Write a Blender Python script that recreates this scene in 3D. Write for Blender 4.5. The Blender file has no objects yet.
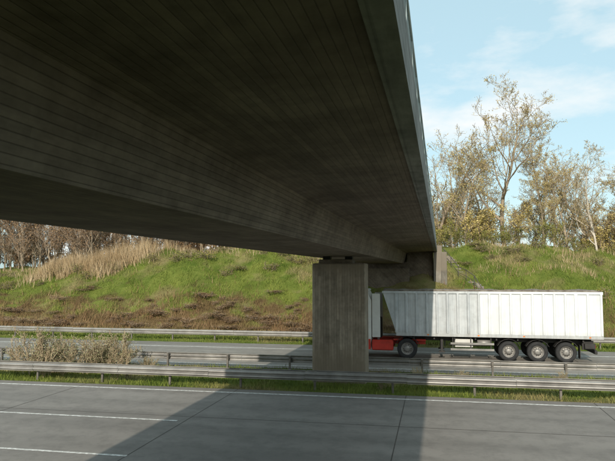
import bpy, math, random
import numpy as np
from mathutils import Vector, Matrix
random.seed(7); rng=np.random.default_rng(7)
scene=bpy.context.scene
scene.view_settings.view_transform='Standard'
try: scene.view_settings.look='None'
except Exception: pass
scene.view_settings.exposure=0

# ---------------------------------------------------------------- mesh builder
class MB:
    def __init__(s): s.v=[]; s.f=[]; s.m=[]; s.sm=[]
    def add(s,vs,fs,mi=0,smooth=False):
        o=len(s.v); s.v.extend([tuple(p) for p in vs])
        for f in fs:
            s.f.append(tuple(i+o for i in f)); s.m.append(mi); s.sm.append(smooth)
    def box(s,x0,x1,y0,y1,z0,z1,mi=0):
        vs=[(x0,y0,z0),(x1,y0,z0),(x1,y1,z0),(x0,y1,z0),(x0,y0,z1),(x1,y0,z1),(x1,y1,z1),(x0,y1,z1)]
        s.add(vs,[(0,3,2,1),(4,5,6,7),(0,1,5,4),(1,2,6,5),(2,3,7,6),(3,0,4,7)],mi)
    def bbox(s,x0,x1,y0,y1,z0,z1,b=0.02,mi=0):
        P=[(x0+b,y0,z0+b),(x1-b,y0,z0+b),(x1-b,y0,z1-b),(x0+b,y0,z1-b),
           (x0+b,y1,z0+b),(x1-b,y1,z0+b),(x1-b,y1,z1-b),(x0+b,y1,z1-b),
           (x0,y0+b,z0+b),(x0,y1-b,z0+b),(x0,y1-b,z1-b),(x0,y0+b,z1-b),
           (x1,y0+b,z0+b),(x1,y1-b,z0+b),(x1,y1-b,z1-b),(x1,y0+b,z1-b),
           (x0+b,y0+b,z0),(x1-b,y0+b,z0),(x1-b,y1-b,z0),(x0+b,y1-b,z0),
           (x0+b,y0+b,z1),(x1-b,y0+b,z1),(x1-b,y1-b,z1),(x0+b,y1-b,z1)]
        F=[(0,1,2,3),(5,4,7,6),(9,8,11,10),(12,13,14,15),(19,18,17,16),(20,21,22,23),
           (0,3,11,8),(1,12,15,2),(4,9,10,7),(5,6,14,13),
           (0,16,17,1),(3,2,21,20),(4,5,18,19),(7,23,22,6),
           (8,9,19,16),(11,20,23,10),(12,17,18,13),(15,14,22,21),
           (0,8,16),(1,17,12),(2,15,21),(3,20,11),(4,19,9),(5,13,18),(6,22,14),(7,10,23)]
        s.add(P,F,mi)
    def prism_y(s,poly,y0,y1,mi=0,cap=True,smooth=False):
        n=len(poly); vs=[(x,y0,z) for x,z in poly]+[(x,y1,z) for x,z in poly]
        fs=[(i,i+n,(i+1)%n+n,(i+1)%n) for i in range(n)]
        s.add(vs,fs,mi,smooth)
        if cap: s.add([(x,y0,z) for x,z in poly],[tuple(range(n))],mi); s.add([(x,y1,z) for x,z in poly],[tuple(range(n-1,-1,-1))],mi)
    def prism_x(s,poly,x0,x1,mi=0,cap=True,closed=True):
        n=len(poly); vs=[(x0,y,z) for y,z in poly]+[(x1,y,z) for y,z in poly]
        k=n if closed else n-1
        s.add(vs,[(i,(i+1)%n,(i+1)%n+n,i+n) for i in range(k)],mi)
        if cap and closed: s.add(vs[:n],[tuple(range(n-1,-1,-1))],mi); s.add(vs[n:],[tuple(range(n))],mi)
    def tube(s,pts,rad,n=6,mi=0,cap=True):
        o=len(s.v); N=len(pts)
        for i,p in enumerate(pts):
            p=Vector(p); a=Vector(pts[max(i-1,0)]); b=Vector(pts[min(i+1,N-1)])
            t=(b-a).normalized(); u=t.orthogonal().normalized(); w=t.cross(u)
            r=rad[i] if hasattr(rad,'__len__') else rad
            for k in range(n):
                q=p+(u*math.cos(2*math.pi*k/n)+w*math.sin(2*math.pi*k/n))*r
                s.v.append(tuple(q))
        for i in range(N-1):
            for k in range(n):
                s.f.append((o+i*n+k,o+i*n+(k+1)%n,o+(i+1)*n+(k+1)%n,o+(i+1)*n+k)); s.m.append(mi); s.sm.append(True)
        if cap:
            s.f.append(tuple(o+k for k in range(n-1,-1,-1))); s.m.append(mi); s.sm.append(False)
            s.f.append(tuple(o+(N-1)*n+k for k in range(n))); s.m.append(mi); s.sm.append(False)
    def lathe_y(s,prof,cx,cy,cz,n=32,mi=0,sgn=1):
        o=len(s.v)
        for r,yo in prof:
            for k in range(n):
                a=2*math.pi*k/n; s.v.append((cx+r*math.cos(a),cy+yo*sgn,cz+r*math.sin(a)))
        for i in range(len(prof)-1):
            for k in range(n):
                s.f.append((o+i*n+k,o+i*n+(k+1)%n,o+(i+1)*n+(k+1)%n,o+(i+1)*n+k)); s.m.append(mi); s.sm.append(True)
    def obj(s,name,mats,parent=None):
        me=bpy.data.meshes.new(name); me.from_pydata(s.v,[],s.f); 
        for m in mats: me.materials.append(m)
        me.polygons.foreach_set('material_index',s.m); me.polygons.foreach_set('use_smooth',s.sm)
        me.update()
        ob=bpy.data.objects.new(name,me); scene.collection.objects.link(ob)
        if parent: ob.parent=parent
        return ob
def np_mesh(name,V,F,mats,mi=None,smooth=False):
    me=bpy.data.meshes.new(name); nv=len(V); nf=len(F); k=F.shape[1]
    me.vertices.add(nv); me.vertices.foreach_set('co',V.astype(np.float32).ravel())
    me.loops.add(nf*k); me.loops.foreach_set('vertex_index',F.astype(np.int32).ravel())
    me.polygons.add(nf); me.polygons.foreach_set('loop_start',np.arange(0,nf*k,k,dtype=np.int32))
    for m in mats: me.materials.append(m)
    if mi is not None: me.polygons.foreach_set('material_index',mi.astype(np.int32))
    if smooth: me.polygons.foreach_set('use_smooth',np.ones(nf,bool))
    me.update(calc_edges=True); me.validate()
    ob=bpy.data.objects.new(name,me); scene.collection.objects.link(ob); return ob
def empty(name,loc=(0,0,0)):
    e=bpy.data.objects.new(name,None); e.location=loc; scene.collection.objects.link(e); return e

# ---------------------------------------------------------------- materials
class NT:
    def __init__(s,name):
        s.mat=bpy.data.materials.new(name); s.mat.use_nodes=True; s.t=s.mat.node_tree
        s.b=s.t.nodes['Principled BSDF']; s.tc=s.t.nodes.new('ShaderNodeTexCoord')
    def n(s,t,**k):
        x=s.t.nodes.new(t)
        for a,b in k.items(): setattr(x,a,b)
        return x
    def l(s,a,b): s.t.links.new(a,b)
    def mapping(s,scale=(1,1,1)):
        m=s.n('ShaderNodeMapping'); m.inputs['Scale'].default_value=scale; s.l(s.tc.outputs['Object'],m.inputs['Vector']); return m.outputs[0]
    def noise(s,sc,det=4,rough=.6,scale=(1,1,1)):
        x=s.n('ShaderNodeTexNoise'); x.inputs['Scale'].default_value=sc; x.inputs['Detail'].default_value=min(det,4); x.inputs['Roughness'].default_value=rough
        s.l(s.mapping(scale),x.inputs['Vector']); return x.outputs[0]
    def ramp(s,fac,stops,interp='LINEAR'):
        r=s.n('ShaderNodeValToRGB'); r.color_ramp.interpolation=interp; e=r.color_ramp.elements
        while len(e)<len(stops): e.new(.5)
        for i,(p,c) in enumerate(stops):
            e[i].position=p; e[i].color=(*c,1) if hasattr(c,'__len__') else (c,c,c,1)
        s.l(fac,r.inputs[0]); return r.outputs[0]
    def mix(s,fac,a,b,mode='MIX'):
        m=s.n('ShaderNodeMix',data_type='RGBA',blend_type=mode)
        for sock,val in ((m.inputs[0],fac),(m.inputs[6],a),(m.inputs[7],b)):
            if isinstance(val,bpy.types.NodeSocket): s.l(val,sock)
            elif hasattr(val,'__len__'): sock.default_value=(*val,1)
            else: sock.default_value=val
        return m.outputs[2]
    def math(s,op,a,b=0,c=0):
        m=s.n('ShaderNodeMath',operation=op)
        for i,v in enumerate((a,b,c)):
            if isinstance(v,bpy.types.NodeSocket): s.l(v,m.inputs[i])
            else: m.inputs[i].default_value=v
        return m.outputs[0]
    def bump(s,h,st=.3,d=.02):
        x=s.n('ShaderNodeBump'); x.inputs['Strength'].default_value=st; x.inputs['Distance'].default_value=d
        s.l(h,x.inputs['Height']); s.l(x.outputs[0],s.b.inputs['Normal'])
    def out(s,col=None,rough=.8,metal=0,spec=.3):
        if col is not None:
            if isinstance(col,bpy.types.NodeSocket): s.l(col,s.b.inputs['Base Color'])
            else: s.b.inputs['Base Color'].default_value=(*col,1)
        if isinstance(rough,bpy.types.NodeSocket): s.l(rough,s.b.inputs['Roughness'])
        else: s.b.inputs['Roughness'].default_value=rough
        s.b.inputs['Metallic'].default_value=metal; s.b.inputs['Specular IOR Level'].default_value=spec
        return s.mat
def simple(name,col,rough=.6,metal=0,var=.25,sc=3,spec=.4):
    m=NT(name); n=m.noise(sc,5); c=m.ramp(n,[(.3,[x*(1-var) for x in col]),(.7,[min(1,x*(1+var)) for x in col])])
    return m.out(c,rough,metal,spec)
def board_concrete(name,dark,light,width=.11,vertical=False,streak=1.0,gd=.38,end_tone=(.14,.11,.08),bv=.66,bl=3.8):
    m=NT(name); sep=m.n('ShaderNodeSeparateXYZ'); m.l(m.tc.outputs['Object'],sep.inputs[0])
    if vertical: c=m.math('ADD',sep.outputs[0],sep.outputs[1])
    else: c=m.math('ADD',sep.outputs[0],sep.outputs[2])
    q=m.math('DIVIDE',c,width); fl=m.math('FLOOR',q); fr=m.math('FRACT',q)
    wn=m.n('ShaderNodeTexWhiteNoise',noise_dimensions='2D'); cb=m.n('ShaderNodeCombineXYZ'); m.l(fl,cb.inputs[0])
    along=sep.outputs[2] if vertical else sep.outputs[1]
    off=m.math('MULTIPLY',fl,1.37); seg=m.math('FLOOR',m.math('DIVIDE',m.math('ADD',along,off),bl)); m.l(seg,cb.inputs[1])
    m.l(cb.outputs[0],wn.inputs['Vector'])
    groove=m.math('SMOOTH_MIN',fr,m.math('SUBTRACT',1,fr),.02); g=m.ramp(groove,[(.0,0),(.09,1)])
    n1=m.noise(.5,4,.7); n2=m.noise(9,3,.7,(1,.15,1) if not vertical else (1,1,.15)); n3=m.noise(1.6,4,.75)
    base=m.mix(m.ramp(n1,[(.32,0),(.7,1)]),dark,light)
    base=m.mix(1.0,base,m.ramp(wn.outputs[0],[(0,bv),(1,1.0)]),'MULTIPLY')
    base=m.mix(.55*streak,base,m.ramp(n2,[(.25,.45),(.7,1.0)]),'MULTIPLY')
    base=m.mix(.6,base,m.ramp(n3,[(.3,.45),(.6,1.0)]),'MULTIPLY')
    base=m.mix(1.0,base,m.ramp(g,[(0,gd),(1,1.0)]),'MULTIPLY')
    if vertical:
        tp=m.ramp(m.math('ADD',m.math('DIVIDE',sep.outputs[2],6),m.math('MULTIPLY',n2,.25)),[(.28,0),(.42,1),(.95,1),(1.0,0)])  # blends to a darker tone towards the foot and the top
        base=m.mix(m.math('MULTIPLY',m.math('SUBTRACT',1,tp),.8),base,end_tone)
    h=m.math('ADD',m.math('MULTIPLY',g,1.0),m.math('MULTIPLY',wn.outputs[0],.5))
    m.bump(m.math('ADD',h,m.math('MULTIPLY',n2,.35)),.6,.01)
    return m.out(base,.85,0,.2)

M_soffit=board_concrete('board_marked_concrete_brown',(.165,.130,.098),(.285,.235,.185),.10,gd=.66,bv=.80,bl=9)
M_pier=board_concrete('board_marked_concrete_pier',(.33,.27,.205),(.50,.43,.34),.125,True,gd=.55,end_tone=(.21,.17,.125))
M_conc=board_concrete('concrete_light',(.26,.24,.20),(.42,.39,.34),.5,True,end_tone=(.22,.19,.15))
M_fascia=board_concrete('concrete_fascia',(.22,.225,.21),(.36,.36,.345),.3,bv=.9,gd=.8)
M_galv=simple('galvanised_steel',(.29,.28,.265),.5,.35,.3,1.2)
M_post=simple('weathered_steel_post',(.17,.155,.14),.6,.4,.35,4)
M_dsteel=simple('dark_painted_steel',(.10,.09,.08),.6,.2,.3,3)
M_rail=simple('painted_railing',(.22,.27,.27),.5,.3,.2,2)
M_rubber=simple('tyre_rubber',(.028,.028,.029),.85,0,.3,5)
M_rim=simple('wheel_rim',(.26,.25,.235),.5,.4,.35,6)
M_black=simple('black_chassis',(.035,.033,.032),.6,.1,.4,3)
M_red=simple('red_paint',(.5,.045,.03),.45,0,.2,3)
M_cab=simple('white_cab_paint',(.66,.65,.62),.35,0,.08,2)
M_glass=simple('dark_glass',(.03,.04,.05),.08,0,.1,2,.8)
M_tarp=NT('tarp_roll'); M_tarp=M_tarp.out(M_tarp.ramp(M_tarp.noise(3,5),[(.3,(.10,.075,.06)),(.7,(.30,.27,.23))]),.8)
M_orange=simple('marker_lamp',(.75,.22,.03),.4)
M_redl=simple('tail_lamp',(.4,.02,.02),.3)

def trailer_mat(name,lo,hi,dirt):
    m=NT(name); n=m.noise(1.1,6,.65,(1,1,.5)); st=m.noise(5,4,.6,(1.5,1,.10)); sm=m.noise(2.2,6,.7)
    c=m.mix(m.ramp(n,[(.3,0),(.7,1)]),lo,hi)
    c=m.mix(dirt,c,m.ramp(st,[(.3,(.60,.58,.56)),(.62,(1,1,1))]),'MULTIPLY')
    c=m.mix(dirt*.8,c,m.ramp(sm,[(.32,(.62,.61,.60)),(.55,(1,1,1))]),'MULTIPLY')
    sep=m.n('ShaderNodeSeparateXYZ'); m.l(m.tc.outputs['Object'],sep.inputs[0])
    low=m.ramp(m.math('ADD',m.math('MULTIPLY',sep.outputs[2],.5),m.math('MULTIPLY',st,.18)),[(.72,1),(.95,0)])
    c=m.mix(m.math('MULTIPLY',low,.5),c,(.36,.34,.31))
    m.bump(m.noise(.9,2,.5),.35,.04)
    return m.out(c,.42,.05,.4)
M_grey=trailer_mat('grey_side',(.50,.54,.57),(.64,.67,.69),.5)  # greyer tone for front half of the sides, bottom rail and floor
M_white=trailer_mat('white_side',(.72,.75,.77),(.80,.83,.84),.25)

def road_mat(name,lo,hi):
    m=NT(name); a=m.noise(.18,6,.6,(.35,1,1)); b=m.noise(60,3,.7); cst=m.noise(.9,3,.5,(.03,1,1)); d=m.noise(1.4,6,.75)
    c=m.mix(m.ramp(a,[(.3,0),(.7,1)]),lo,hi)
    c=m.mix(.7,c,m.ramp(cst,[(.35,.74),(.62,1.0)]),'MULTIPLY')
    c=m.mix(.9,c,m.ramp(b,[(.25,.7),(.75,1.0)]),'MULTIPLY')
    c=m.mix(.45,c,m.ramp(d,[(.38,.62),(.55,1.0)]),'MULTIPLY')
    m.bump(b,.35,.01)
    return m.out(c,.8,0,.3)
M_road=road_mat('worn_road_surface',(.235,.215,.195),(.325,.30,.272))
M_road2=road_mat('pale_road_surface',(.26,.24,.215),(.355,.33,.295))
M_joint=simple('joint_sealant',(.075,.065,.055),.8)
mp=NT('road_paint'); pn=mp.noise(7,6,.75)
M_paint=mp.out(mp.mix(mp.ramp(pn,[(.42,0),(.6,1)]),(.42,.41,.38),(.76,.75,.72)),.7)

def veg_color(m,fine=True):
    big=m.noise(.16,5,.65,(1,1.4,1)); med=m.noise(.6,5,.65)
    sep=m.n('ShaderNodeSeparateXYZ'); m.l(m.tc.outputs['Object'],sep.inputs[0])
    green=m.mix(m.ramp(med,[(.35,0),(.65,1)]),(.13,.19,.03),(.26,.30,.065))
    straw=m.mix(m.ramp(med,[(.35,0),(.65,1)]),(.26,.23,.09),(.38,.32,.15))
    rust=m.mix(m.ramp(med,[(.35,0),(.65,1)]),(.20,.125,.065),(.33,.22,.12))
    c=m.mix(m.ramp(big,[(.50,0),(.64,1)]),green,straw)
    zz=m.math('ADD',sep.outputs[2],m.math('MULTIPLY',m.math('SUBTRACT',med,.5),10))
    low=m.ramp(m.math('DIVIDE',zz,7.5),[(.16,1),(.42,0)])
    xl=m.ramp(m.math('DIVIDE',sep.outputs[1],100),[(.44,0),(.45,1)])
    xr=m.ramp(m.math('ADD',m.math('DIVIDE',sep.outputs[0],100),.5),[(.5,1),(.53,.5)])
    return m.mix(m.math('MULTIPLY',m.math('MULTIPLY',low,.9),m.math('MULTIPLY',xl,xr)),c,rust)
mg=NT('ground_grass'); cg=veg_color(mg); fn=mg.noise(14,5,.8)
cg=mg.mix(1,cg,mg.ramp(fn,[(.3,.4),(.7,1.0)]),'MULTIPLY'); mg.bump(fn,.8,.12); M_ground=mg.out(cg,.95,0,.1)
def blade_mat(name,tint=(1,1,1)):
    m=NT(name); c=veg_color(m); gi=m.n('ShaderNodeNewGeometry')
    c=m.mix(1,c,m.ramp(gi.outputs['Random Per Island'],[(0,.6),(1,1.0)]),'MULTIPLY'); c=m.mix(1,c,tint,'MULTIPLY')
    return m.out(c,.85,0,.15)
M_blade=blade_mat('grass_blades')
def leaf_mat(name,stops,trans=.25,sc=.5):
    m=NT(name); gi=m.n('ShaderNodeNewGeometry')
    n=m.noise(sc,3,.6); f=m.math('ADD',m.math('MULTIPLY',n,.7),m.math('MULTIPLY',gi.outputs['Random Per Island'],.32))
    c=m.ramp(f,stops)
    return m.out(c,.75,0,.15)
M_leafY=leaf_mat('autumn_leaves_yellow',[(.3,(.26,.22,.07)),(.5,(.45,.36,.13)),(.72,(.60,.50,.22))])
M_leafB=leaf_mat('autumn_leaves_brown',[(.3,(.15,.085,.045)),(.5,(.26,.16,.085)),(.72,(.36,.25,.14))])
M_leafG=leaf_mat('leaves_green_mixed',[(.3,(.08,.10,.02)),(.5,(.17,.18,.045)),(.72,(.33,.28,.08))])
M_leafP=leaf_mat('pale_shrub_leaves',[(.3,(.16,.17,.07)),(.5,(.30,.29,.15)),(.72,(.50,.47,.33))],0,2)
M_reed=leaf_mat('dry_reed',[(.3,(.28,.19,.10)),(.5,(.42,.31,.18)),(.72,(.54,.43,.28))],0,.4)
M_bark=simple('tree_bark',(.31,.25,.18),.9,0,.35,2)
M_barkP=simple('birch_bark',(.60,.54,.46),.8,0,.3,1.5)
M_twig=simple('twigs',(.40,.315,.205),.9,0,.3,1)
M_twigD=simple('brown_twigs',(.29,.22,.16),.9,0,.35,.6)

# ---------------------------------------------------------------- terrain
def sstep(a,b,x):
    t=np.clip((x-a)/(b-a),0,1); return t*t*(3-2*t)
def H(x,y):
    x=np.asarray(x,float); y=np.asarray(y,float)
    wob=.9*np.sin(x*.11+1.3)+.5*np.sin(x*.27+y*.1)
    T=7.15-1.9*sstep(-12,-45,x)-1.9*sstep(11,23,x)+.35*np.sin(x*.19)*sstep(3,10,np.abs(x+4))
    t=np.clip((y-43.6)/(14.5+wob),0,1); ts=.75*t+.25*t*t*(3-2*t)
    far=T*ts+(.28*np.sin(x*.55+y*.5)+.2*np.sin(x*1.1-y*.8)+.12*np.sin(2.3*x+1.7*y))*np.clip((y-44)/4,0,1)*np.clip(1-(y-70)/30,.2,1)
    tn=np.clip((8.3-y)/16.5,0,1); near=6.9*tn
    z=np.where(y>43.6,far,np.where(y<8.3,near,0.0))
    return z-.03
xs=np.concatenate([[-1800,-900,-500,-300,-200,-140],np.arange(-110,80.1,1.0),[95,120,160,220,320,500,900,1800]])
ys=np.concatenate([[-1500,-700,-300,-120,-60,-30],np.arange(-14,9,1.1),[8.3,15,22,24.6,28,31,36,41,43.6],np.arange(44.4,80,.8),[84,90,100,120,160,240,400,800,1800]])
ys=np.unique(ys)
X,Y=np.meshgrid(xs,ys); Z=H(X,Y); V=np.stack([X.ravel(),Y.ravel(),Z.ravel()],1)
nx=len(xs); ny=len(ys); i,j=np.meshgrid(np.arange(nx-1),np.arange(ny-1)); a=(j*nx+i).ravel()
F=np.stack([a,a+1,a+1+nx,a+nx],1)
np_mesh('ground',V,F,[M_ground],smooth=True)

def sheet(name,x0,x1,y0,y1,z,mat,parent=None,sub=1):
    b=MB(); b.add([(x0,y0,z),(x1,y0,z),(x1,y1,z),(x0,y1,z)],[(0,1,2,3)]); return b.obj(name,[mat],parent)
r1=empty('motorway_carriageway'); r2=empty('motorway_carriageway')
sheet('road_surface',-1500,1500,9.0,25.0,0.0,M_road,r1)
sheet('road_surface',-1500,1500,30.8,41.0,0.0,M_road2,r2)
b=MB()
def mark(b,x0,x1,y,w=.15,z=.008): b.add([(x0,y-w/2,z),(x1,y-w/2,z),(x1,y+w/2,z),(x0,y+w/2,z)],[(0,1,2,3)])
mark(b,-1400,1400,24.25,.17); mark(b,-1400,1400,11.8,.2)
for k in range(-15,16):
    mark(b,-15.9+k*21.6,-8.2+k*21.6,19.35,.13); mark(b,-15.9+k*21.6,-8.0+k*21.6,15.45,.13)
b.obj('lane_markings',[M_paint],r1)
b=MB(); mark(b,-1400,1400,31.7,.16); mark(b,-1400,1400,38.6,.22)
for k in range(-15,16): mark(b,-12+k*18,-6+k*18,35.1,.13)
b.obj('lane_markings',[M_paint],r2)
b=MB()
for k in range(-40,41):
    x=-8.15+k*7.1; b.add([(x,9.02,.004),(x+.03,9.02,.004),(x+.03+.3,24.98,.004),(x+.3,24.98,.004)],[(0,1,2,3)])
mark(b,-1400,1400,20.0,.03,.004)
b.obj('slab_joints',[M_joint],r1)

# ---------------------------------------------------------------- guardrails
def guardrail(y,side,x0=-220,x1=160,h=.78,sp=3.3,post_x=0,double=False):
    e=empty('guardrail')
    b=MB()
    def beam(yc,s):
        W=[(0,0),(.0,.03),(.07,.07),(.08,.10),(.07,.13),(0,.175),(.0,.20),(.07,.245),(.08,.275),(.07,.305),(0,.345),(0,.375)]
        poly=[(yc+s*q[0],h-.375+q[1]) for q in W]; back=[(yc+s*(q[0]-.012),h-.375+q[1]) for q in reversed(W)]
        P=poly+back
        if s>0: P=P[::-1]
        x=x0
        while x<x1:
            dz=random.uniform(-.012,.012)
            b.prism_x([(p[0],p[1]+dz) for p in P],x,min(x+4.285,x1)); x+=4.3
    beam(y,side)
    if double: beam(y-side*.42,-side)
    b.obj('rail_beam',[M_galv],e)
    b=MB(); x=x0+post_x
    while x<x1:
        yc=y-side*(.21 if double else .16)
        b.box(x-.045,x+.045,yc-.05,yc+.05,-.3,h-.04); b.box(x-.06,x+.06,yc-.06,yc+.06,h-.05,h-.02)
        yo=sorted((y-side*.014,yc+side*.052)); b.box(x-.05,x+.05,yo[0],yo[1],h-.30,h-.1)
        if double:
            yo=sorted((yc-side*.052,y-side*.42+side*.014)); b.box(x-.05,x+.05,yo[0],yo[1],h-.30,h-.1)
        x+=sp
    b.obj('posts',[M_post],e)
guardrail(25.35,-1,double=True,post_x=.9); guardrail(30.2,1,post_x=2.1); guardrail(42.2,-1,post_x=.3)

# ---------------------------------------------------------------- bridge
br=empty('concrete_overpass_bridge'); br.rotation_euler=(0,0,math.radians(-1.6))
L0,L1=-1.2,56
b=MB()
sec=[(-6.1,5.75),(-3.09,5.75),(-2.85,6.62),(-2.55,6.68),(-.50,6.80),(-.50,6.76),(-.27,6.76),(-.27,7.32),(-.62,7.34),(-.62,7.18),(-8.58,7.18),(-8.58,7.34),(-8.93,7.32),(-8.93,6.76),(-8.70,6.76),(-8.70,6.80),(-6.65,6.68),(-6.35,6.62)]
n=len(sec); ysl=[L0]+[L0+ (L1-L0)*k/8 for k in range(1,9)]
for s0,s1 in zip(ysl[:-1],ysl[1:]):
    for q in range(n):
        p=sec[q]; r=sec[(q+1)%n]; mi=1 if q in (5,6,7,11,12,13) else 0
        b.add([(p[0],s0,p[1]),(p[0],s1,p[1]),(r[0],s1,r[1]),(r[0],s0,r[1])],[(0,1,2,3)],mi)
b.add([(x,L0,z) for x,z in sec],[tuple(range(n))]); b.add([(x,L1,z) for x,z in sec],[tuple(range(n-1,-1,-1))])
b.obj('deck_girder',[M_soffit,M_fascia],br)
b=MB(); b.bbox(-5.83,-3.36,27.3,28.5,-.3,5.42,.05); b.bbox(-5.55,-3.95,27.45,28.35,5.38,5.60,.03,1)
for xx in (-5.4,-4.35): b.bbox(xx,xx+.35,27.7,28.1,5.59,5.755,.01,2)
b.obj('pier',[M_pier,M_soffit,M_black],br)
b=MB(); b.box(-8.6,-.6,52.6,54.2,1.5,5.9); b.box(-8.6,-6.45,52.7,54.2,5.88,6.72); b.box(-2.8,-.6,52.7,54.2,5.88,6.74)
b.box(-8.6,-.6,-2.6,-1.3,0,5.9); b.box(-8.6,-6.4,-2.6,-1.35,5.88,6.72); b.box(-2.8,-.6,-2.6,-1.35,5.88,6.74)
b.bbox(-6.6,-2.6,51.9,52.62,3.2,5.35,.03); 
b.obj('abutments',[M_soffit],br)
b=MB(); 
b.prism_x([(52.3,2.5),(59,2.5),(59,7.30),(52.3,7.30)][::1],-.25,.15); b.prism_x([(52.3,2.5),(59,2.5),(59,7.30),(52.3,7.30)],-9.3,-8.95)
b.bbox(-.56,.55,51.9,52.29,2.2,6.72,.03)
b.prism_x([(-8,2.5),(-1.3,2.5),(-1.3,7.3),(-8,7.3)],-9.3,-8.95); b.prism_x([(-8,2.5),(-1.6,2.5),(-1.6,7.3),(-8,7.3)],-.56,-.28)
b.obj('wing_walls',[M_conc],br)
b=MB()
for rx in (-.36,-8.84):
    for z in (7.45,7.9,8.3):
        b.tube([(rx,-6,z),(rx,59,z)],.022 if z<8.2 else .035,6)
    y=-6
    while y<59: b.box(rx-.025,rx+.025,y-.03,y+.03,7.3,8.3); y+=1.6
    y=-5.9
    while y<59: b.box(rx-.008,rx+.008,y-.008,y+.008,7.45,8.28); y+=.14
b.obj('railing',[M_rail],br)

e=empty('slope_stairway')
b=MB(); b2=MB()
def sxf(y): return 1.9+(58-y)*.36
for y in np.arange(47.5,58,.42):
    z=float(H(sxf(y),y)); s=sxf(y); b.bbox(s-.4,s+.4,y,y+.44,z-.25,z+.07,.02)
b.obj('steps',[M_conc],e)
for dx in (-.5,):
    pts=[(sxf(y)+dx,y,float(H(sxf(y)+dx,y))+1.0) for y in np.arange(47.5,58.1,1.5)]
    b2.tube(pts,.03,6); b2.tube([(p[0],p[1],p[2]-.5) for p in pts],.02,6)
    for p in pts: b2.tube([(p[0],p[1],p[2]-1.2),p],.028,6)
b2.obj('handrail',[M_dsteel],e)

# ---------------------------------------------------------------- truck
tr=empty('tipper_semi_truck')
y0,y1=35.45,37.95
bt,bb=3.88,1.42
def wheel(b,cx,r,side,w=.32,dual=False):
    yo=y0+.02 if side<0 else y1-.02; s=1 if side<0 else -1
    b.lathe_y([(r*.60,.03),(r*.64,.0),(r*.9,.0),(r*.97,.03),(r,.08),(r,w-.06),(r*.95,w),(r*.5,w)],cx,yo,r+.008,36,0,s)
    b.lathe_y([(r*.60,.03),(r*.56,.03),(r*.53,.10),(r*.50,.13),(r*.30,.10),(r*.27,.02),(r*.20,.0),(.01,-.0)],cx,yo,r+.008,36,1,s)
    for k in range(10):
        a=2*math.pi*k/10; b.box(cx+math.cos(a)*r*.38-.018,cx+math.cos(a)*r*.38+.018,*sorted((yo+s*.08,yo+s*.14)),r+math.sin(a)*r*.38-.01,r+math.sin(a)*r*.38+.025,2)
    if dual: b.lathe_y([(r*.5,.36),(r*.95,.36),(r,.42),(r,.64),(r*.95,.70),(r*.4,.70)],cx,yo,r+.008,28,0,s)
b=MB()
for s in (-1,1):
    for cx in (4.68,6.22,7.72): wheel(b,cx,.56,s,.38)
    wheel(b,-.95,.58,s,.34,True); wheel(b,-4.75,.56,s)
for cx in (4.68,6.22,7.72,-.95,-4.75): b.tube([(cx,y0+.2,.57),(cx,y1-.2,.57)],.09,8,2)
b.obj('wheels',[M_rubber,M_rim,M_black],tr)
b=MB()
xf_t,xf_b,xr=-2.35,-1.55,9.62
XM=3.1
for (ya,nrm) in ((y0,-1),(y1,1)):
    for (xa_t,xa_b,xb,mi) in ((xf_t,xf_b,XM,0),(XM,XM,xr,1)):
        q=[(xa_b,ya,bb),(xb,ya,bb),(xb,ya,bt),(xa_t,ya,bt)]
        b.add(q,[(0,1,2,3) if nrm<0 else (3,2,1,0)],mi)
b.add([(xf_b,y0,bb),(xf_t,y0,bt),(xf_t,y1,bt),(xf_b,y1,bb)],[(0,1,2,3)],0)
b.add([(xr,y0,bb),(xr,y1,bb),(xr,y1,bt),(xr,y0,bt)],[(0,1,2,3)],1)
b.add([(xf_b,y0,bb),(xr,y0,bb),(xr,y1,bb),(xf_b,y1,bb)],[(3,2,1,0)],0)
for ya,s in ((y0,-1),(y1,1)):
    def yb(d): return sorted((ya+s*.002,ya+s*d))
    b.box(xf_t-.02,XM,*yb(.07),bt-.10,bt+.03,0); b.box(XM,xr+.02,*yb(.07),bt-.10,bt+.03,1)
    b.box(xf_b-.02,xr+.02,*yb(.05),bb-.09,bb+.09,0)
    # trapezoid vertical ribs
    x=-1.55
    while x<9.45:
        w=.045; d=.075 if x<XM else .06
        mi=0 if x<XM else 1; z0_,z1_=bb+.09,bt-.10
        P=[(x-w-.035,ya+s*.002),(x-w,ya+s*d),(x+w,ya+s*d),(x+w+.035,ya+s*.002)]
        vs=[(p[0],p[1],z0_) for p in P]+[(p[0],p[1],z1_) for p in P]
        fs=[(0,1,5,4),(1,2,6,5),(2,3,7,6)]
        if s>0: fs=[f[::-1] for f in fs]
        b.add(vs,fs,mi); x+=.58
    for xx in (8.25,9.58): b.box(xx-.06,xx+.05,*yb(.085),bb+.09,bt-.10,1)
for yy in np.linspace(y0+.25,y1-.25,5): b.box(xr+.002,xr+.05,yy-.04,yy+.04,bb+.05,bt-.1,1)
b.box(xr+.002,xr+.07,y0,y1,bt-.12,bt+.03,1)
b.obj('tipper_body',[M_grey,M_white],tr)
b=MB(); N=90; Mx=9; vs=[]; fs=[]
for i_ in range(N+1):
    x=xf_t+.05+(xr-xf_t-.1)*i_/N
    for j_ in range(Mx+1):
        t=j_/Mx; z=bt+.035+.08*math.sin(math.pi*t)**.6+.02*(math.sin(x*2.3)+math.sin(x*5.1+1))*math.sin(math.pi*t)**.5+random.uniform(-.015,.015)
        vs.append((x,y0+.0+(y1-y0)*t,z))
for i_ in range(N):
    for j_ in range(Mx):
        a_=i_*(Mx+1)+j_; fs.append((a_,a_+Mx+1,a_+Mx+2,a_+1))
b.add(vs,fs,0,True)
pts=[(xf_t+.1+(xr-xf_t-.2)*i_/60,y0-.02,bt+.07+random.uniform(-.014,.014)) for i_ in range(61)]
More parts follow.
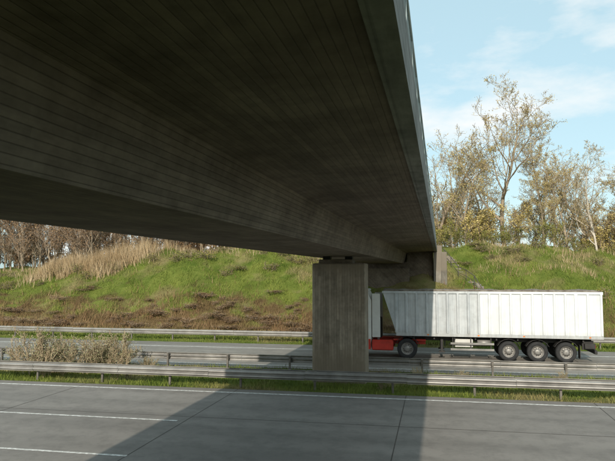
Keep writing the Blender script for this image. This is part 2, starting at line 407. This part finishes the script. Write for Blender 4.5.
b.tube(pts,[.05+random.uniform(-.015,.02) for _ in pts],7); b.obj('tarpaulin',[M_tarp],tr)
b=MB()
for yy in (y0+.75,y1-.85): b.box(-1.2,9.2,yy,yy+.1,1.02,1.325,0)
for xx in np.arange(-.6,9.2,1.15): b.box(xx,xx+.08,y0+.15,y1-.15,1.15,1.327,0)
for s,ya in ((1,y0),(-1,y1)):
    def yr(a_,c_): return sorted((ya+s*a_,ya+s*c_))
    b.bbox(.95,1.10,*yr(.35,.5),.45,1.3,.01,0); b.bbox(.85,1.2,*yr(.30,.55),.38,.46,.01,0)
    for z in (.55,.88): b.bbox(1.5,3.9,*yr(.04,.09),z,z+.12,.01,2)
    for xx in (1.6,2.6,3.7): b.box(xx,xx+.06,*yr(.10,.15),.55,1.32,0)
    b.bbox(1.75,2.75,*yr(.20,.6),.72,1.18,.03,1); b.tube([(3.0,ya+s*.35,.98),(3.75,ya+s*.35,.98)],.17,14,2)
    for cx,rr in ((4.68,.66),(6.22,.66),(7.72,.66),(-.95,.70)):
        for k in range(6):
            a0=math.radians(25+k*130/6); a1=math.radians(25+(k+1)*130/6)
            c=.58; P=[(cx+rr*math.cos(a0),c+rr*math.sin(a0)),(cx+rr*math.cos(a1),c+rr*math.sin(a1)),(cx+(rr+.02)*math.cos(a1),c+(rr+.02)*math.sin(a1)),(cx+(rr+.02)*math.cos(a0),c+(rr+.02)*math.sin(a0))]
            b.prism_y(P,*yr(.03,.5),0)
    b.box(8.42,8.46,*yr(.05,.45),.25,1.0,0)
    for xx in (.2,3.0,5.45,8.9): b.box(xx,xx+.1,*yr(-.052,-.07),bb-.03,bb+.03,3)
b.bbox(9.2,9.34,y0+.1,y1-.1,.5,.72,.02,0); b.bbox(9.0,9.3,y0+.25,y0+.6,.8,1.0,.02,4); b.bbox(9.0,9.3,y1-.6,y1-.25,.8,1.0,.02,4)
b.bbox(8.7,9.25,y0+.12,y0+.24,.78,1.08,.02,0); b.bbox(8.7,9.25,y1-.24,y1-.12,.78,1.08,.02,0)
b.box(8.6,9.2,y0+.3,y0+.4,.72,1.2,0); b.box(8.6,9.2,y1-.4,y1-.3,.72,1.2,0)
b.obj('trailer_chassis',[M_black,M_cab,M_galv,M_orange,M_redl],tr)
b=MB()
for yy in (y0+.75,y1-.85): b.box(-5.4,.1,yy,yy+.09,.78,1.02,1)
b.bbox(-3.0,-1.75,y0+.06,y0+.62,.45,1.05,.06,1); b.bbox(-3.0,-1.75,y1-.62,y1-.06,.45,1.05,.06,1)
b.box(-1.75,.12,y0+.3,y1-.3,1.025,1.10,1)
b.bbox(-2.95,-2.45,y0+.9,y1-.9,1.1,2.3,.05,2)
b.tube([(-2.62,y0+.28,.9),(-2.62,y0+.28,3.3)],.07,10,3)
cab=[(-5.78,.48),(-3.1,.48),(-3.02,1.15),(-3.02,3.35),(-3.25,3.85),(-4.9,3.95),(-5.35,3.25),(-5.72,2.35),(-5.86,1.3)]
b.prism_y(cab,y0+.04,y1-.04,0)
b.bbox(-5.95,-5.3,y0+.02,y1-.02,.36,.98,.05,1)
b.box(-3.98,-3.06,y0+.015,y0+.04,.5,1.1,1); b.box(-3.98,-3.06,y1-.04,y1-.015,.5,1.1,1)
for s,ya in ((1,y0+.04),(-1,y1-.04)):
    P=[(-4.75+.72*math.cos(a_),.57+.72*math.sin(a_)) for a_ in np.linspace(0,math.pi,14)]
    b.prism_y(P,*sorted((ya-s*.012,ya+s*.01)),2)
    b.prism_y([(-5.45,2.25),(-4.15,2.25),(-4.15,3.05),(-5.15,3.05)],*sorted((ya-s*.014,ya+s*.01)),4)
    b.box(-4.08,-4.06,*sorted((ya-s*.006,ya+s*.01)),.95,3.2,2)
    b.bbox(-5.98,-5.82,*sorted((ya-s*.28,ya-s*.04)),2.2,3.0,.03,2)
    b.box(-4.4,-4.2,*sorted((ya-s*.03,ya-s*.002)),1.85,1.92,2)
    b.bbox(-2.98,-2.5,*sorted((ya+s*.06,ya+s*.10)),1.2,3.75,.01,0)
ws=[(-5.735,y0+.15,2.36),(-5.735,y1-.15,2.36),(-5.38,y1-.25,3.22),(-5.38,y0+.25,3.22)]
b.add([(x-.012,y,z) for x,y,z in ws],[(3,2,1,0)],4)
b.bbox(-5.90,-5.80,y0+.4,y1-.4,1.05,1.95,.02,2)
for yy in (y0+.15,y1-.55): b.bbox(-5.99,-5.93,yy,yy+.4,.6,.85,.02,3)
b.bbox(-4.9,-3.2,y0+.25,y1-.25,3.86,4.0,.05,0)
b.obj('tractor_unit',[M_cab,M_red,M_black,M_galv,M_glass],tr)

# ---------------------------------------------------------------- vegetation
def blades(name,px,py,pz,h,w,lean,mat):
    n=len(px); ang=rng.uniform(0,2*np.pi,n); la=rng.uniform(0,2*np.pi,n); l=lean*h*rng.uniform(.2,1,n)
    B=np.stack([px,py,pz],1); d=np.stack([np.cos(ang)*w/2,np.sin(ang)*w/2,np.zeros(n)],1)
    tip=B+np.stack([np.cos(la)*l,np.sin(la)*l,h],1)
    V=np.empty((n*3,3)); V[0::3]=B-d; V[1::3]=B+d; V[2::3]=tip
    F=np.arange(n*3).reshape(n,3); return np_mesh(name,V,F,[mat])
def under_bridge(x,y): return (x>-8.5+y*.028)&(x<-.2+y*.028)
n=120000; px=rng.uniform(-62,32,n); py=rng.uniform(42.6,60,n)
keep=~(under_bridge(px,py)&(py>46)&(rng.random(n)<.97)); keep&=~((abs(px-(1.9+(58-py)*.36))<.5)&(py>47.3)); px,py=px[keep],py[keep]
cl=.5+.5*np.sin(px*.9+2*np.sin(py*.7))*np.sin(py*1.3+np.sin(px*.5)*2)
cl=cl*(.6+.8*rng.random(len(px))**3)
h=rng.uniform(.08,.26,len(px))*(1+1.2*cl); blades('slope_grass',px,py,H(px,py)-.03,h,rng.uniform(.03,.07,len(px)),.8,M_blade)
n=60000; px=rng.uniform(-45,25,n); py=np.concatenate([rng.uniform(25.0,30.75,n-9000),rng.uniform(41.0,43.6,9000)])
cl=.5+.5*np.sin(px*1.7+2*np.sin(py*1.1))*np.sin(py*2.3+np.sin(px*.9)*2)
keep=~((px>-5.6)&(px<-2.3)&(py>27.0)&(py<28.7)); px,py,cl=px[keep],py[keep],cl[keep]
h=rng.uniform(.06,.22,len(px))*(.6+1.1*cl); blades('median_grass',px,py,H(px,py)-.01,h,rng.uniform(.012,.035,len(px)),.8,M_blade)
n=15000; px=rng.uniform(-25,20,n); py=rng.uniform(-8,8.8,n); keep=(~under_bridge(px,py))&(np.hypot(px,py)>1.2); px,py=px[keep],py[keep]
blades('verge_grass',px,py,H(px,py)-.03,rng.uniform(.1,.35,len(px)),rng.uniform(.01,.03,len(px)),.7,M_blade)
n=7000; g_=rng.integers(0,22,n); gx=rng.normal(-32,4.0,22); gy=rng.normal(56.8,1.3,22); cx=gx[g_]+rng.normal(0,1.1,n); cy=gy[g_]+rng.normal(0,.8,n)
gh=rng.uniform(.5,1.1,22)[g_]
h=rng.uniform(.9,2.3,n)*gh*np.exp(-((cx+32)/8)**2*.5); blades('reed_bed',cx,cy,H(cx,cy)-.05,h+.2,rng.uniform(.03,.07,n),.45,M_reed)
n=6000; cx=rng.uniform(-60,-6,n); cy=rng.uniform(57,62,n); blades('tall_dry_grass',cx,cy,H(cx,cy)-.05,rng.uniform(.2,.8,n),rng.uniform(.03,.06,n),.6,M_reed)
n=4500; cx=rng.uniform(4,30,n); cy=rng.uniform(53,61,n); kk=np.sin(cx*1.1)+np.sin(cy*1.7+cx*.4)>-.1; cx,cy=cx[kk],cy[kk]; blades('tall_dry_grass',cx,cy,H(cx,cy)-.05,rng.uniform(.25,.7,len(cx)),rng.uniform(.03,.06,len(cx)),.5,M_reed)
n=15000; cx=rng.uniform(-60,28,n); cy=44.2+np.abs(rng.normal(0,3.2,n)); kk=(np.sin(cx*.7+cy)+np.sin(cx*.33-cy*.6)>-.3)&~(under_bridge(cx,cy)&(cy>46)); cx,cy=cx[kk],cy[kk]
blades('dead_weeds',cx,cy,H(cx,cy)-.05,rng.uniform(.25,.75,len(cx)),rng.uniform(.03,.06,len(cx)),.7,M_leafB)

def leafquads(C,size,asp=.7):
    n=len(C); a=rng.normal(size=(n,3)); a/=np.linalg.norm(a,axis=1)[:,None]; t=rng.normal(size=(n,3)); b_=np.cross(a,t); b_/=np.linalg.norm(b_,axis=1)[:,None]
    s=(size*rng.uniform(.6,1.3,n))[:,None]; a=a*s*.5; b_=b_*s*.5*asp
    V=np.empty((n*4,3)); V[0::4]=C-a; V[1::4]=C-b_; V[2::4]=C+a; V[3::4]=C+b_
    return V,np.arange(n*4).reshape(n,4)
def gen_tree(height,seed,trunk_r=.2,levels=4,nchild=(9,7,6,5),spread=.9,first=.25,leafn=3,leaf=.16,upward=.25,lratio=.5,multi=1,droop=0,leafp=.85,minr=.009):
    R=random.Random(seed); V=[];Fq=[];Mi=[]; LP=[]
    def tube(pts,rad,n,mi):
        o=len(V)
        for i_,p in enumerate(pts):
            a_=pts[max(i_-1,0)]; c_=pts[min(i_+1,len(pts)-1)]; t=(c_-a_).normalized(); u=t.orthogonal().normalized(); w=t.cross(u)
            for k in range(n): V.append(tuple(p+(u*math.cos(6.2832*k/n)+w*math.sin(6.2832*k/n))*rad[i_]))
        for i_ in range(len(pts)-1):
            for k in range(n): Fq.append((o+i_*n+k,o+i_*n+(k+1)%n,o+(i_+1)*n+(k+1)%n,o+(i_+1)*n+k)); Mi.append(mi)
    def grow(p,d,L,r,lv):
        ns=(10,6,4,3,2)[min(lv,4)]; pts=[p.copy()]; dd=d.copy(); rad=[r]
        for i_ in range(ns):
            wob=(.10,.2,.28,.35,.4)[min(lv,4)]
            dd=(dd+Vector((R.gauss(0,wob),R.gauss(0,wob),R.gauss(0,wob)*.6+ (upward*.35 if lv>0 else .04)-droop*(lv>1)*.3))).normalized()
            p=p+dd*(L/ns); pts.append(p.copy()); rad.append(max(r*(1-.88*(i_+1)/ns),minr))
        tube(pts,rad,(7,5,4,3,3)[min(lv,4)],0 if lv<2 else 1)
        if lv<levels:
            nc=nchild[min(lv,len(nchild)-1)]; st=first if lv==0 else .22
            for k in range(nc):
                t=st+(1-st)*(k+R.random()*.9)/nc; t=min(t,.99); f=t*ns; i_=int(f); q=pts[i_].lerp(pts[min(i_+1,ns)],f-i_)
                ax=(pts[min(i_+1,ns)]-pts[max(i_-0,0)]) ; ax=ax.normalized() if ax.length>1e-5 else dd
                o_=ax.orthogonal().normalized(); o_.rotate(Matrix.Rotation(R.uniform(0,6.283),3,ax))
                sp=spread*R.uniform(.6,1.15); nd=(ax*math.cos(sp)+o_*math.sin(sp)).normalized()
                cl=L*lratio*(1.05-.6*t)*R.uniform(.7,1.2) if lv==0 else L*.55*(1.1-.5*t)*R.uniform(.6,1.2)
                rr=min(rad[i_]*.6,r*.5); grow(q,nd,cl,max(rr,minr),lv+1)
        if lv>=levels-1:
            for q in pts[1:]:
                for _ in range(leafn):
                    if R.random()<leafp: LP.append((q.x+R.gauss(0,.14),q.y+R.gauss(0,.14),q.z+R.gauss(0,.12)))
    for m_ in range(multi):
        d=Vector((R.gauss(0,.05 if multi==1 else .38),R.gauss(0,.05 if multi==1 else .38),1)).normalized()
        grow(Vector((R.uniform(-.1,.1)*(multi>1)*3,R.uniform(-.1,.1)*(multi>1)*3,-.2)),d,height*R.uniform(.8,1) if multi>1 else height,trunk_r,0)
    V=np.array(V);Fq=np.array(Fq);Mi=np.array(Mi)
    if LP:
        LV,LF=leafquads(np.array(LP),leaf); Fq=np.concatenate([Fq,LF+len(V)]); V=np.concatenate([V,LV]); Mi=np.concatenate([Mi,np.full(len(LF),2)])
    return V,Fq,Mi
def tree_obj(name,data,mats,loc,rot=0,sc=1):
    key=id(data[0])
    if key in cache: me=cache[key]; ob=bpy.data.objects.new(name,me); scene.collection.objects.link(ob)
    else:
        ob=np_mesh(name,data[0],data[1],mats,data[2],smooth=False); cache[key]=ob.data
    ob.location=(loc[0],loc[1],float(H(loc[0],loc[1]))); ob.rotation_euler=(0,0,rot)
    ob.scale=(sc,)*3
    return ob
cache={}
TA=gen_tree(15,11,.26,4,(13,7,5,4),.95,.18,1,.13,.35,.55,leafp=.5,minr=.015)
TB=gen_tree(14,2,.20,4,(13,7,5,3),.8,.15,1,.14,.5,.48,leafp=.55,minr=.015)
TC=gen_tree(12,3,.18,4,(13,6,5,4),1.0,.12,1,.15,.25,.50,leafp=.65,minr=.015)
TD=gen_tree(14,5,.16,4,(13,6,4,3),.75,.18,1,.12,.35,.40,droop=.5,leafp=.35,minr=.014)
mY=[M_bark,M_twig,M_leafY]; mB=[M_barkP,M_twig,M_leafY]
for d,m,x,y,s,r in [(TA,mY,9.0,69,1.08,.3),(TB,mY,1.2,70,1.05,1),(TC,mY,4.6,66,.85,2),(TA,mY,14.0,76,.95,2.4),(TB,mY,15.5,68,.85,3),
                  (TD,mB,20.5,64,.95,.5),(TD,mB,22.5,66,1.0,2.0),(TB,mY,19.5,73,1.0,4.2),(TC,mY,25,69,1.1,1.1),(TC,mY,12.2,65,.62,4),(TD,mB,-1.5,70,.9,3),
                  (TA,mY,27,75,.95,5),(TB,mY,31,66,.9,1.7),(TD,mB,18.0,66,.85,5),(TA,mY,35,70,1.0,1.2),(TD,mB,3.5,71,.85,1),(TC,mY,7,76,1.0,5.2),(TC,mY,22,72,.95,3.3)]:
    tree_obj('autumn_tree' if d is not TD else 'birch_tree',d,m,(x,y),r,s)
def mass(name,variants,items,mats):
    Vs=[];Fs=[];Ms=[];o=0
    for (x,y,s,sz) in items:
        V,F,Mi=variants[random.randrange(len(variants))]; a=random.uniform(0,6.28); c,s_=math.cos(a),math.sin(a)
        W=np.stack([(V[:,0]*c-V[:,1]*s_)*s+x,(V[:,0]*s_+V[:,1]*c)*s+y,V[:,2]*sz+float(H(x,y))],1)
        Vs.append(W);Fs.append(F+o);Ms.append(Mi);o+=len(V)
    return np_mesh(name,np.concatenate(Vs),np.concatenate(Fs),mats,np.concatenate(Ms))
SD=[gen_tree(7.5,80+k,.08,3,(13,7,5),.6,.10,1,.15,.6,.4,leafp=.4,minr=.014,multi=1) for k in range(5)]
items=[(random.uniform(-66,-10),random.uniform(62,78),random.uniform(.9,1.3),random.uniform(.8,1.35)) for _ in range(150)]
mass('distant_tree_line',SD,items,[M_bark,M_twigD,M_leafB])
items=[(random.uniform(-7,42),random.uniform(66,84),random.uniform(.9,1.3),random.uniform(.6,1.05)) for _ in range(90)]
mass('distant_tree_line',SD,items,[M_bark,M_twig,M_leafY])
SA=[gen_tree(4.2,20+k,.05,3,(6,4,4),.7,.15,1,.18,.3,.5,multi=3,leafp=.8) for k in range(3)]
items=[(random.uniform(-66,-7),random.uniform(63,80),random.uniform(.7,1.2),random.uniform(.5,1.0)) for _ in range(75)]
mass('hedge_shrubs',SA,items,[M_bark,M_twigD,M_leafB])
items=[(random.uniform(-6,40),random.uniform(61,68),random.uniform(.5,.9),random.uniform(.35,.75)) for _ in range(55)]
mass('hedge_shrubs',SA,items,[M_bark,M_twig,M_leafG])
items=[(random.uniform(-6,40),random.uniform(66,74),random.uniform(.8,1.2),random.uniform(.8,1.2)) for _ in range(32)]
mass('hedge_shrubs',SA,items,[M_bark,M_twig,M_leafY])
SB=[gen_tree(1.1,40+k,.012,2,(6,4),1.1,.05,1,.10,.0,.8,multi=5,leafp=.7) for k in range(4)]
items=[]
for _ in range(170):
    x=random.uniform(-58,2); y=45+abs(random.gauss(0,2.6))
    if y<54 and not (-9<x-.028*y<0 and y>46): items.append((x,y,random.uniform(.6,1.6),random.uniform(.2,.45)))
mass('bramble_thicket',SB,items,[M_twigD,M_twigD,M_leafB])
items=[(random.uniform(-50,-10),random.uniform(53,60),random.uniform(.8,1.6),random.uniform(.4,1.0)) for _ in range(35)]
items+=[(random.uniform(3,30),random.uniform(46,60),random.uniform(.8,1.6),random.uniform(.3,.8)) for _ in range(35)]
mass('slope_shrubs',SB,items,[M_twigD,M_twigD,M_leafG])
SC=[gen_tree(1.9,60+k,.012,3,(6,4,3),.6,.1,1,.05,.45,.5,multi=8,leafp=.4) for k in range(3)]
items=[(-16.6+random.gauss(0,1.7),28.0+random.gauss(0,.6),random.uniform(.9,1.3),random.uniform(.6,1.25)) for _ in range(15)]
mass('median_shrub',SC,items,[M_twig,M_twig,M_leafP])
items=[(random.uniform(-40,20),random.choice((random.uniform(25.9,26.8),random.uniform(28.8,29.9))),.35,random.uniform(.2,.45)) for _ in range(40)]
items=[i_ for i_ in items if not(-6.2<i_[0]<-1.8)]
mass('median_weeds',SC,items,[M_twig,M_twig,M_leafP])

# ---------------------------------------------------------------- light & world
el=math.radians(27); az=math.radians(.2)
d=Vector((math.sin(az)*math.cos(el),math.cos(az)*math.cos(el),-math.sin(el)))
sun=bpy.data.lights.new('sun','SUN'); sun.energy=3.8; sun.angle=math.radians(.6); sun.color=(1,.91,.77)
so=bpy.data.objects.new('sun',sun); so.rotation_euler=d.to_track_quat('-Z','Y').to_euler(); so.location=(0,-30,40); scene.collection.objects.link(so)
w=bpy.data.worlds.new('World'); scene.world=w; w.use_nodes=True; t=w.node_tree; bg=t.nodes['Background']
sky=t.nodes.new('ShaderNodeTexSky'); sky.sky_type='NISHITA'; sky.sun_disc=False; sky.sun_elevation=el; sky.sun_rotation=math.radians(180)+az
sky.air_density=1.0; sky.dust_density=1.5; sky.ozone_density=.6
tc=t.nodes.new('ShaderNodeTexCoord'); mpn=t.nodes.new('ShaderNodeMapping'); mpn.inputs['Scale'].default_value=(1,1,2.6); t.links.new(tc.outputs['Generated'],mpn.inputs[0])
nz=t.nodes.new('ShaderNodeTexNoise'); nz.inputs['Scale'].default_value=2.6; nz.inputs['Detail'].default_value=7; nz.inputs['Roughness'].default_value=.55; t.links.new(mpn.outputs[0],nz.inputs['Vector'])
rp=t.nodes.new('ShaderNodeValToRGB'); rp.color_ramp.elements[0].position=.50; rp.color_ramp.elements[1].position=.66; t.links.new(nz.outputs[0],rp.inputs[0])
hz=t.nodes.new('ShaderNodeMix'); hz.data_type='RGBA'; hz.inputs[0].default_value=.62; t.links.new(sky.outputs[0],hz.inputs[6]); hz.inputs[7].default_value=(4.5,6.4,6.7,1)
mx=t.nodes.new('ShaderNodeMix'); mx.data_type='RGBA'; t.links.new(rp.outputs[0],mx.inputs[0]); t.links.new(hz.outputs[2],mx.inputs[6]); mx.inputs[7].default_value=(7.0,6.95,6.8,1)
t.links.new(mx.outputs[2],bg.inputs[0]); bg.inputs[1].default_value=.15

# ---------------------------------------------------------------- camera
cam=bpy.data.cameras.new('camera'); cam.lens=35; cam.sensor_width=36; cam.clip_end=5000; cam.clip_start=.05
co=bpy.data.objects.new('camera',cam); co.location=(0,0,5); co.rotation_euler=(math.radians(94),0,math.radians(10.9)); scene.collection.objects.link(co); scene.camera=co
